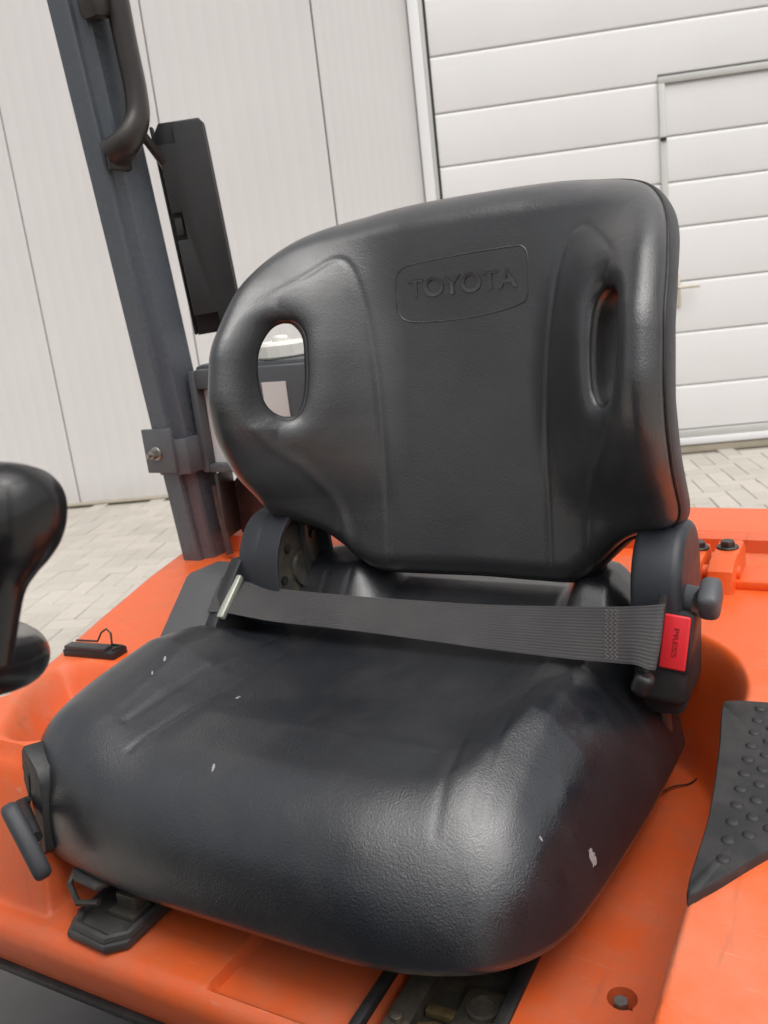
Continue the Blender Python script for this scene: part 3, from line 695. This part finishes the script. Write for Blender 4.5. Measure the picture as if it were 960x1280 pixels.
def back_d(P, edge=True):
    s, t = P[:, 0], P[:, 1]; a = np.abs(s); Pa = np.stack([a, t], 1)
    A = np.interp(t, TT, AA)
    A = (np.interp(t-.012, TT, AA)+A+np.interp(t+.012, TT, AA))/3
    d = A*(.82*sstep(.085, .275, a)+.18*sstep(.20, .285, a))
    d = d-.010*sstep(.11, .0, a)*sstep(.5, .3, t)+.006*sstep(.40, .52, t)*sstep(.2, .1, a)
    cd = pdist(Pa, crease, False); inside = (a > np.interp(t, crease[:60, 1], crease[:60, 0])) & (t < .49)
    fade = sstep(.035, .09, t)*sstep(.250, .20, a)
    d = d-.0022*np.exp(-(cd/.004)**2)*fade
    fd = pdist(Pa, flare, False); d = d+.0035*np.exp(-(fd/.007)**2)
    if edge:
        e = -pdist(P, outl); Rt = .030+.040*sstep(.47, .575, t)*sstep(.29, .16, a)
        Rt = Rt+.004*sstep(.12, .05, t)
        x = np.clip(e/Rt, 0, 1); d = d-Rt*(1-np.sqrt(np.clip(1-(1-x)**2, 0, 1)))
        h = pdist(Pa, holeR); Ri = np.where(a < .224, .038, .024); x = np.clip(h/Ri, 0, 1)
        d = d-np.where(a < .224, .038, .030)*(1-np.sqrt(np.clip(1-(1-x)**2.2, 0, 1)))
    return d
pts = []; edges = []
def addloop(L):
    b0 = len(pts); pts.extend(map(tuple, L)); n = len(L)
    edges.extend([(b0+i, b0+(i+1) % n) for i in range(n)]); return b0, n
def offset(L, dist):
    tg = np.roll(L, -1, 0)-np.roll(L, 1, 0); nn = np.stack([tg[:, 1], -tg[:, 0]], 1); nn /= np.hypot(nn[:, 0], nn[:, 1])[:, None]
    ctr = L.mean(0); 
    sgn = np.sign(((L-ctr)*nn).sum()); return L+nn*sgn*dist
lo = addloop(outl); lr = addloop(holeR); ll = addloop(holeL)
for dd in (.0006, .002, .0042, .0075, .012):
    Q = offset(outl, -dd); keep = -pdist(Q, outl) > dd*.93; pts.extend(map(tuple, Q[keep]))
for dd in (.0006, .0018, .004, .0072, .011):
    for Lp in (holeR, holeL): pts.extend(map(tuple, offset(Lp, dd)))
st3 = .0034; gx = np.arange(-.31, .31, st3); gy = np.arange(.03, .6, st3*.866)
G = np.array([(x+(st3/2 if j % 2 else 0), y) for j, y in enumerate(gy) for x in gx])
e_ = -pdist(G, outl); h_ = np.minimum(pdist(G, holeR), pdist(G, holeL)); G = G[(e_ > .0145) & (h_ > .0135)]
pts.extend(map(tuple, G))
res = delaunay_2d_cdt([Vector(p) for p in pts], edges, [], 0, 1e-7)
P2 = np.array([(v.x, v.y) for v in res[0]]); tri = np.array([tuple(f) for f in res[2]])
cen = P2[tri].mean(1)
ok = (pdist(cen, outl) < 0) & (pdist(cen, holeR) > 0) & (pdist(cen, holeL) > 0); tri = tri[ok]
D2 = back_d(P2)
g = S(); g.v = [bw(p[0], p[1], d) for p, d in zip(P2, D2)]; g.f = [tuple(int(i) for i in f) for f in tri]
used = sorted(set(int(i) for f in tri for i in f)); mp_ = {k: i for i, k in enumerate(used)}
g.v = [g.v[k] for k in used]; g.f = [tuple(mp_[i] for i in f) for f in g.f]
back = g.build('backrest', M_leather, seat, 0)
d_o = back_d(outl)                                       # depth of the seam all round
# shell behind the pad
g = S(); rings = []
dback = np.minimum(d_o-.02, np.interp(outl[:, 1], [0, .10, .16, .22, .28, .36, .42, .48, .6], [-.07, -.06, -.01, .06, .098, .095, .065, .0, -.11]))
for off_, k in ((-.004, 0), (.0010, .04), (.004, .16), (.005, .35), (.0045, .58), (.001, .80), (-.004, .95), (-.012, 1.0)):
    L = offset(outl, off_); rings.append([bw(p[0], p[1], d0-.004+(d1-d0)*k) for p, d0, d1 in zip(L, d_o, dback)])
inner = []
for k in (.7, .4, .1): inner.append([bw(p[0]*k, .31+(p[1]-.31)*k, -.085+(d1+.085)*k**2-.0) for p, d1 in zip(offset(outl, -.035), dback)])
g.loft(rings, True); 
for rg in (holeR, holeL): pass
g.build('back_shell', M_greypl, back, 60)
# rear plate with the two slots left open
g = S(); ptsb = []; eb = []; SLS = .028; hsR = holeR+[SLS, 0]; hsL = holeL-[SLS, 0]
Lb = offset(outl, -.012); n0 = len(Lb); ptsb += list(map(tuple, Lb)); eb += [(i, (i+1) % n0) for i in range(n0)]
for hl in (holeR, holeL):
    L = offset(hl, .004)+[np.sign(hl[0, 0])*SLS, 0]; b0 = len(ptsb); ptsb += list(map(tuple, L)); eb += [(b0+i, b0+(i+1) % len(L)) for i in range(len(L))]
gg = np.array([(x, y) for x in np.arange(-.3, .3, .012) for y in np.arange(.04, .58, .012)])
kk = (-pdist(gg, Lb) > .006) & (pdist(gg, hsR) > .010) & (pdist(gg, hsL) > .010); ptsb += list(map(tuple, gg[kk]))
rb = delaunay_2d_cdt([Vector(p) for p in ptsb], eb, [], 0, 1e-7)
Pb = np.array([(v.x, v.y) for v in rb[0]]); tb = np.array([tuple(f) for f in rb[2]]); cb = Pb[tb].mean(1)
tb = tb[(pdist(cb, Lb) < 0) & (pdist(cb, hsR) > .003) & (pdist(cb, hsL) > .003)]
SD = .022; lpR = offset(holeR, .004)+[SLS, 0]; lpd = back_d(holeR)-SD
def plate_d(P):
    d = back_d(P, False)-.080
    e = np.clip(-pdist(P, Lb)/.05, 0, 1); w = 1/(((P[:, None, :]-Lb[None, ::4, :])**2).sum(2)+1e-7)**3
    d = ((w*dback[::4]).sum(1)/w.sum(1))*(1-e)+d*e
    Pa = np.stack([np.abs(P[:, 0]), P[:, 1]], 1); q = ((Pa[:, None, :]-lpR[None])**2).sum(2); w = 1/(q+1e-8)**3
    k = np.exp(-(np.maximum(pdist(Pa, lpR), 0)/.016)**2)
    return d*(1-k)+((w*lpd).sum(1)/w.sum(1))*k
Db = plate_d(Pb)
g.v = [bw(p[0], p[1], d) for p, d in zip(Pb, Db)]; g.f = [tuple(int(i) for i in f) for f in tb]
g.build('rear_plate', M_greypl, back, 60)
# moulded sleeves lining the two hand slots
for hl in (holeR, holeL):
    sh = np.array([np.sign(hl[0, 0])*SLS, 0]); o2 = offset(hl, .004)+sh; g = S(); d0 = back_d(hl); d1 = plate_d(o2)
    g.loft([[bw(*p, a) for p, a in zip(hl, d0)], [bw(*p, a) for p, a in zip(offset(hl, -.0025)+sh*.1, d0-.005)], [bw(*p, a*.5+b_*.5) for p, a, b_ in zip(offset(hl, .0)+sh*.5, d0, d1)], [bw(*p, a-.003) for p, a in zip(o2, d1)]], True)
    g.build('slot_sleeve', M_blackpl, back, 50)
# piping along the seam
g = S(); po = offset(outl, .0005); g.tube([bw(p[0], p[1], d-.0035) for p, d in zip(po, d_o)], .0028, 8, closed=True); g.build('piping', M_seal, back, 60)
# embossed lettering and badge line
tv, tf = text_mesh('TOYOTA', .0345)
w0 = tv[:, 0].max()-tv[:, 0].min(); h0 = tv[:, 1].max()-tv[:, 1].min()
sx = .160/w0; sy = .0255/h0; xm = (tv[:, 0].max()+tv[:, 0].min())/2; y0_ = tv[:, 1].min()
LP = np.stack([(tv[:, 0]-xm)*sx+.0005, (tv[:, 1]-y0_)*sy+.4365], 1); ld = back_d(LP, False)
g = S(); g.add([bw(p[0], p[1], d+(.0016 if z > 0 else -.003)) for p, d, z in zip(LP, ld, tv[:, 2])], tf)
bmx = bmesh.new(); lm = g.build('lettering', M_leather, back, 30)
bmx.from_mesh(lm.data); bmesh.ops.remove_doubles(bmx, verts=bmx.verts[:], dist=1e-6); bmx.to_mesh(lm.data); bmx.free()
md = lm.modifiers.new('bevel', 'BEVEL'); md.width = .0006; md.segments = 2; md.limit_method = 'ANGLE'
bd = resample(catmull([(-.0985, .435), (-.097, .462), (-.090, .476), (-.07, .482), (0, .4865), (.075, .4885), (.090, .486), (.0955, .474), (.0955, .45), (.094, .426), (.086, .416), (.05, .408), (0, .4035), (-.065, .4035), (-.086, .408), (-.096, .418)], 8, True), 160)
g = S(); g.tube([bw(p[0], p[1], d-.0004) for p, d in zip(bd, back_d(bd, False))], .0011, 6, closed=True); g.build('badge_line', M_leather, back, 60)

# cushion
ch = [(0, .553), (.07, .554), (.125, .561), (.17, .574), (.205, .593), (.234, .622), (.2535, .66), (.264, .71), (.272, .77), (.281, .85), (.287, .93), (.291, 1.0), (.2915, 1.024), (.284, 1.040), (.258, 1.082), (.242, 1.12), (.215, 1.155), (.16, 1.172), (.08, 1.176), (0, 1.177)]
hpc = catmull(ch, 12); hpc = hpc[hpc[:, 0] > 1e-6]
cleft = catmull([(0, 1.177), (-.12, 1.176), (-.22, 1.170), (-.30, 1.152), (-.335, 1.12), (-.355, 1.085), (-.378, 1.052), (-.390, 1.02), (-.396, .95), (-.406, .85), (-.417, .76), (-.424, .69), (-.417, .634), (-.390, .597), (-.342, .576), (-.265, .562), (-.19, .555), (-.10, .553)], 12)
co = np.vstack([[[0, .553]], hpc, cleft]); co = resample(co, 520)
co_side = np.vstack([[[0, .553]], hpc[hpc[:, 1] < 1.0], [[.291, 1.4]], [[-.392, 1.4]], cleft[(cleft[:, 1] < 1.0)]])
cc = np.array([-.047, .86])
cl1 = catmull([(.135, 1.06), (.142, .95), (.152, .85), (.160, .783), (.168, .70), (.173, .655)], 8)
cl2 = catmull([(.095, 1.06), (.102, .95), (.111, .85), (.119, .771), (.132, .69), (.142, .625)], 8)
def cush_z(P):
    s, v = P[:, 0], P[:, 1]; a = np.maximum(np.abs(s+.047)-.047, 0)
    ctr_ = np.interp(v, [.5, .62, .72, .85, 1.0, 1.12], [-.482, -.472, -.464, -.464, -.460, -.430])
    side = np.interp(v, [.5, .62, .72, .80, .88, .94, 1.1, 1.2], [-.474, -.460, -.442, -.430, -.440, -.460, -.445, -.45])+.012*sstep(.1, -.2, s)*sstep(.95, .85, v)
    z = ctr_+(side-ctr_)*sstep(.10, .235, a)
    z += .048*sstep(1.0, 1.075, v)*np.maximum(sstep(.115, .165, s)*sstep(.275, .235, s), sstep(-.125, -.185, s)*sstep(-.33, -.27, s))*sstep(1.17, 1.13, v)
    Pa = np.stack([a, v], 1)
    z += -.0020*np.exp(-(pdist(Pa, cl1, False)/.0035)**2)-.0015*np.exp(-(pdist(Pa, cl2, False)/.0035)**2)+.0012*np.exp(-((a-.20)/.008)**2)*sstep(.60, .70, v)*sstep(.95, .85, v)
    e = -pdist(P, co_side); fr = sstep(.80, .62, v); er = -pdist(P, co)
    lf_ = sstep(-.1, -.3, s); rf_ = sstep(.04, .20, s)
    Rh = .072+.004*lf_+.040*fr-.020*fr*lf_+.026*rf_*(1-.4*fr); n = 1.8+.32*fr+.45*lf_-(.50+.02*fr)*rf_
    x = np.clip(1-e/Rh, 0, 1); h = np.power(np.clip(1-np.power(x, n), 0, 1), 1/n)
    xr_ = np.clip(1-er/.034, 0, 1); hr = np.sqrt(np.clip(1-xr_**2, 0, 1)); k = sstep(1.005, 1.03, v); h = h*(1-k)+np.minimum(h, hr)*k
    zb = -.592
    return zb+(z-zb)*h
def on_c(u, v): return sf(u, v, float(cush_z(np.array([[u-SC, v]]))[0]))
M_cush = leather('black_vinyl_flecked', [
    (on_c(-.232, .728), .015, .0065, .8, .15), (on_c(-.265, .68), .0025, .0013, .8, .3), (on_c(-.675, .76), .0022, .0045, .9, .2),
    (on_c(-.790, .765), .006, .0022, .8, 1.0), (on_c(-.785, .735), .004, .0014, .8, .9), (on_c(-.612, .632), .006, .0022, .8, 1.2)],
    [(on_c(-.29, .63), .07), (on_c(-.265, .68), .065), (on_c(-.26, .74), .06), (on_c(-.265, .81), .055), (on_c(-.268, .87), .045)])
rr_ = np.r_[np.linspace(0, .62, 46)[1:], .62+.38*(1-(1-np.linspace(0, 1, 60)[1:])**1.9)]
g = S(); allP = np.vstack([[cc]]+[cc+(co-cc)*r for r in rr_]); Z = cush_z(allP)
wr = np.array([0.0])
g.v = [(SC+p[0], p[1], z) for p, z in zip(allP, Z)]; n = len(co)
g.f = [(0, 1+i, 1+(i+1) % n) for i in range(n)]
for k in range(len(rr_)-1):
    b0, b1 = 1+k*n, 1+(k+1)*n
    g.f += [(b0+i, b1+i, b1+(i+1) % n, b0+(i+1) % n) for i in range(n)]
last = 1+(len(rr_)-1)*n
for off_, zz in ((-.002, -.600), (-.010, -.607), (-.03, -.612), (-.30, -.612)):
    L = offset(co, off_) if off_ > -.1 else cc+(co-cc)*.1; b1 = len(g.v); g.v += [(SC+p[0], p[1], zz) for p in L]
    g.f += [(last+i, b1+i, b1+(i+1) % n, last+(i+1) % n) for i in range(n)]; last = b1
cush = g.build('cushion', M_cush, seat, 0)
b = S(); b.box((SC, .88, -.628), (.42, .46, .030), bev=.008); b.build('seat_pan', M_bracket, seat)

# recliner covers
arch = [(.972, -.54), (.962, -.44), (.960, -.395), (.966, -.355), (.984, -.325), (1.012, -.306), (1.05, -.302), (1.085, -.312), (1.108, -.34), (1.116, -.38), (1.114, -.45), (1.10, -.54)]
archp = [tuple(x) for x in catmull(arch, 5)]
FV = frame((0, 0, 0), (0, 1, 0), (0, 0, 1))             # x=v, y=z, extrude = u
b = S(); b.prism([(1.04+(x-1.035)*.93, -.42+(y+.42)*.93) for x, y in archp], FV, -.247, -.188, .012, 4); rc = b.build('recliner_cover', M_cover, seat, 40)
b = S(); b.prism(archp, FV, -.812, -.778, .004, 2)
b.build('recliner_cover', M_cover, seat, 40)
cxy = np.array([1.04, -.41])
inn = [tuple(cxy+(np.array(x)-cxy)*.86) for x in archp]
b = S(); b.loft([[(-.779, *x) for x in archp], [(-.745, *x) for x in archp], [(-.743, *(cxy+(np.array(x)-cxy)*.97)) for x in archp], [(-.745, *(cxy+(np.array(x)-cxy)*.90)) for x in archp], [(-.777, *(cxy+(np.array(x)-cxy)*.89)) for x in archp]], True); b.build('recliner_rim', M_cover, seat, 40)
disc = S(); disc.lathe([(.075, 0), (.075, .012), (.070, .015), (.03, .015), (.028, .020), (.002, .020)], frame((-.777, 1.055, -.40), (0, 1, 0), (0, 0, 1)), 36); rd_ = disc.build('recliner_plate', M_greasy, seat)
for a in (2.3, 3.2, .9): 
    b = S(); b.lathe([(.007, 0), (.007, .003)], frame((-.7615, 1.055+.055*math.cos(a), -.40+.055*math.sin(a)), (0, 1, 0), (0, 0, 1)), 14); b.build('hole', M_seal, rd_)
b = S(); b.box((-.758, 1.06, -.37), (.010, .014, .10), bev=.003); b.build('link_arm', M_bracket, rd_)
# recliner lever
b = S(); b.tube([(-.195, 1.015, -.395), (-.170, 1.00, -.394)], .018, 14); b.box((-.158, .985, -.382), (.024, .044, .036), Matrix.Rotation(R(24), 3, 'X'), .009, 3); b.box((-.165, 1.01, -.391), (.022, .036, .026), Matrix.Rotation(R(-8), 3, 'X'), .008, 3); b.build('recliner_lever', worn('lever_grey', (.085, .09, .098), .45, amt=.2, spot=(.13, .13, .13)), seat)

# belt retractor box on the left
bx = sub('belt_retractor', seat)
prof = [(.868, -.462), (.868, -.455), (.946, -.387), (.956, -.383), (1.02, -.386), (1.026, -.393), (1.036, -.57), (.875, -.57), (.862, -.47)]
b = S(); b.prism(prof, FV, -.905, -.826, .007, 3); b.build('retractor_case', M_box, bx)
pf2 = [(.866, -.452), (.936, -.386), (.965, -.360), (1.005, -.366), (1.02, -.40), (1.03, -.56), (.89, -.56)]
b = S(); b.prism(pf2, FV, -.8265, -.806, .003, 2); b.build('slot_plate', M_blackpl, bx)
b = S(); b.box((-.804, .925, -.404), (.012, .072, .010), Matrix.Rotation(R(38), 3, 'X'), .003); b.build('guide_bar', M_zinc, bx)

# seat belt webbing
cols = [((-.835, .950, -.384), (-.826, .897, -.419)), ((-.815, .955, -.388), (-.800, .905, -.421)), ((-.757, .965, -.402), (-.736, .925, -.436)), ((-.636, .965, -.405), (-.617, .925, -.437)), ((-.525, .965, -.404), (-.509, .925, -.440)), ((-.422, .965, -.402), (-.410, .925, -.444)), ((-.328, .963, -.396), (-.319, .925, -.446)), ((-.260, .955, -.388), (-.253, .918, -.442)), ((-.228, .948, -.382), (-.226, .908, -.437)), ((-.206, .946, -.378), (-.212, .906, -.440)), ((-.201, .950, -.378), (-.207, .912, -.442)), ((-.205, .954, -.379), (-.212, .918, -.443))]
up_ = catmull([c[0] for c in cols], 10); dn_ = catmull([c[1] for c in cols], 10); nw = 12
g = S(); th = .0013; k = len(up_); uvs = []
arc = np.r_[0, np.cumsum(np.linalg.norm(np.diff((up_+dn_)/2, axis=0), axis=1))]
tops = []; bots = []
for i in range(k):
    a, c = Vector(up_[i]), Vector(dn_[i]); tg = Vector(up_[min(i+1, k-1)]-up_[max(i-1, 0)]); nn = (c-a).cross(tg).normalized()
    if nn.z < 0: nn = -nn
    if nn.y > .2 and nn.z < .5: nn = nn
    for j in range(nw+1):
        f = j/nw; pz = a.lerp(c, f); pz = pz+nn*(.0012*math.sin(arc[i]*9+f*2)+.0016*math.sin(math.pi*f))
        tops.append(tuple(pz+nn*th/2)); bots.append(tuple(pz-nn*th/2)); uvs.append((arc[i], f))
nT = len(tops); g.v = tops+bots; W_ = nw+1
for i in range(k-1):
    for j in range(nw):
        q4 = (i*W_+j, (i+1)*W_+j, (i+1)*W_+j+1, i*W_+j+1); g.f += [q4, tuple(x+nT for x in q4[::-1])]
    for j in (0, nw): g.f.append((i*W_+j, (i+1)*W_+j, (i+1)*W_+j+nT, i*W_+j+nT))
belt = g.build('belt_webbing', M_belt, seat, 60)
ul = belt.data.uv_layers.new(name='UVMap')
for lp in belt.data.loops: ul.data[lp.index].uv = uvs[lp.vertex_index % nT]
# zig-zag stitching near the buckle end
g = S()
def bpt(x, f, lift=.0012):
    i = np.interp(x, arc, np.arange(k)); i0 = int(min(i, k-2)); fr = i-i0
    A = Vector(up_[i0]).lerp(Vector(up_[i0+1]), fr); B = Vector(dn_[i0]).lerp(Vector(dn_[i0+1]), fr)
    nn = (B-A).cross(Vector(up_[i0+1]-up_[i0])).normalized(); nn = nn if nn.z > 0 else -nn
    return A.lerp(B, f)+nn*(.0012*math.sin(x*9+f*2)+.0016*math.sin(math.pi*f)+lift)
xe = arc[-1]-.072
for x0_, amp in ((xe, .0022), (xe+.006, .0022), (xe+.012, .0022)):
    g.tube([bpt(x0_+amp*(1 if q % 2 else -1), .06+.88*q/22) for q in range(23)], .00045, 5)
g.build('stitching', M_stitch, belt, 60)

# buckle, button, tongue
bk = sub('belt_buckle', seat)
RB = Matrix.Rotation(R(-12), 3, 'X') @ Matrix.Rotation(R(6), 3, 'Y'); bc = Vector((-.208, .978, -.452)); fbk = Matrix.Translation(bc) @ RB.to_4x4()
b = S(); b.box(bc, (.062, .038, .112), RB, .010, 4); b.build('buckle_body', M_blackpl, bk)
b = S(); b.box(fbk @ Vector((.012, -.0200, .020)), (.030, .006, .064), RB, .0028, 3); b.build('release_button', M_redbtn, bk)
b = S(); b.box(fbk @ Vector((.012, -.0185, .020)), (.035, .004, .070), RB, .0015); b.build('button_surround', M_blackpl, bk)
tv, tf = text_mesh('PRESS', .008); w0 = tv[:, 0].max()-tv[:, 0].min()
g = S(); xm = (tv[:, 0].max()+tv[:, 0].min())/2; ym = (tv[:, 1].max()+tv[:, 1].min())/2
g.add([fbk @ Vector((.013+(y-ym)*1.0, -.0232-(.0002 if z > 0 else -.001), .020-(x-xm)*.034/w0)) for x, y, z in tv], tf); g.build('button_lettering', M_redprint, bk, 0)
b = S(); b.tube([(-.203, .957, -.370), (-.210, .944, -.41), (-.222, .920, -.456)], .0058, 10); b.box((-.221, .915, -.462), (.022, .022, .026), Matrix.Rotation(.4, 3, 'Y'), .007, 3); b.build('belt_tongue', M_blackpl, seat)
b = S(); b.tube([(-.215, .99, -.50), (-.215, 1.0, -.56), (-.215, 1.02, -.62)], .007, 8); b.build('buckle_stalk', M_steel, seat)

# adjusting lever at the front left corner
tl = sub('adjust_lever', seat)
fl = frame((-.846, .588, -.534), (.93, -.35, -.10), (.12, .10, 1))
bz = [(-.030, -.052), (.022, -.058), (.030, -.050), (.022, .030), (.010, .046), (-.030, .058), (-.036, .050), (-.036, -.044)]
b = S(); b.prism(bz, fl, -.03, .010, .003, 2); b.build('bezel', M_blackpl, tl)
b = S(); b.prism([(-.026, -.016), (-.008, -.018), (-.010, .030), (-.026, .040)], fl, .0085, .0115, .0005); b.build('bezel_slot', M_seal, tl)
hc = Vector((-.815, .535, -.548))
b = S(); b.tube([fl @ Vector((-.010, -.004, .0)), fl @ Vector((-.012, -.006, .02)), hc+Vector((.012, .005, .004))], [.008, .0085, .007], 12); b.build('lever_shaft', M_blackpl, tl)
fk = frame(hc, (.42, -.10, -.55), (.8, -.5, .6))
prof = resample(catmull([(-.044, -.010), (-.046, .006), (-.034, .015), (.0, .018), (.032, .013), (.044, .006), (.045, -.007), (.03, -.015), (-.01, -.017), (-.034, -.016)], 6, True), 48)
b = S(); b.prism([tuple(x) for x in prof], fk, -.010, .010, .007, 3); b.build('lever_grip', M_greypl, tl, 50)

# front slide bracket under the cushion
sl = sub('front_slide', seat)
b = S(); b.prism([(-.784, .548), (-.772, .528), (-.712, .524), (-.692, .540), (-.690, .66), (-.784, .66)], Matrix(), -.6585, -.648, .003); b.build('slide_foot', M_bracket, sl)
b = S(); b.tube([(-.775, .62, -.647), (-.777, .555, -.647), (-.766, .538, -.647), (-.715, .533, -.647), (-.698, .548, -.647), (-.696, .62, -.647)], .006, 8); b.build('slide_lip', M_bracket, sl)
b = S(); b.box((-.725, .64, -.636), (.030, .13, .024), bev=.003); b.box((-.725, .58, -.645), (.040, .03, .008), bev=.002); b.build('slide_channel', M_greasy, sl)
b = S(); b.prism([(-.800, .575), (-.785, .560), (-.745, .556), (-.735, .575), (-.735, .66), (-.80, .66)], Matrix(), -.612, -.604, .002); b.tube([(-.768, .60, -.604), (-.768, .60, -.600)], .010, 12); b.build('slide_tab', M_bracket, sl)
b = S(); b.tube([(-.80, .578, -.610), (-.800, .565, -.622), (-.775, .552, -.630), (-.745, .556, -.625)], .004, 8); b.build('spring_wire', M_bolt, sl)
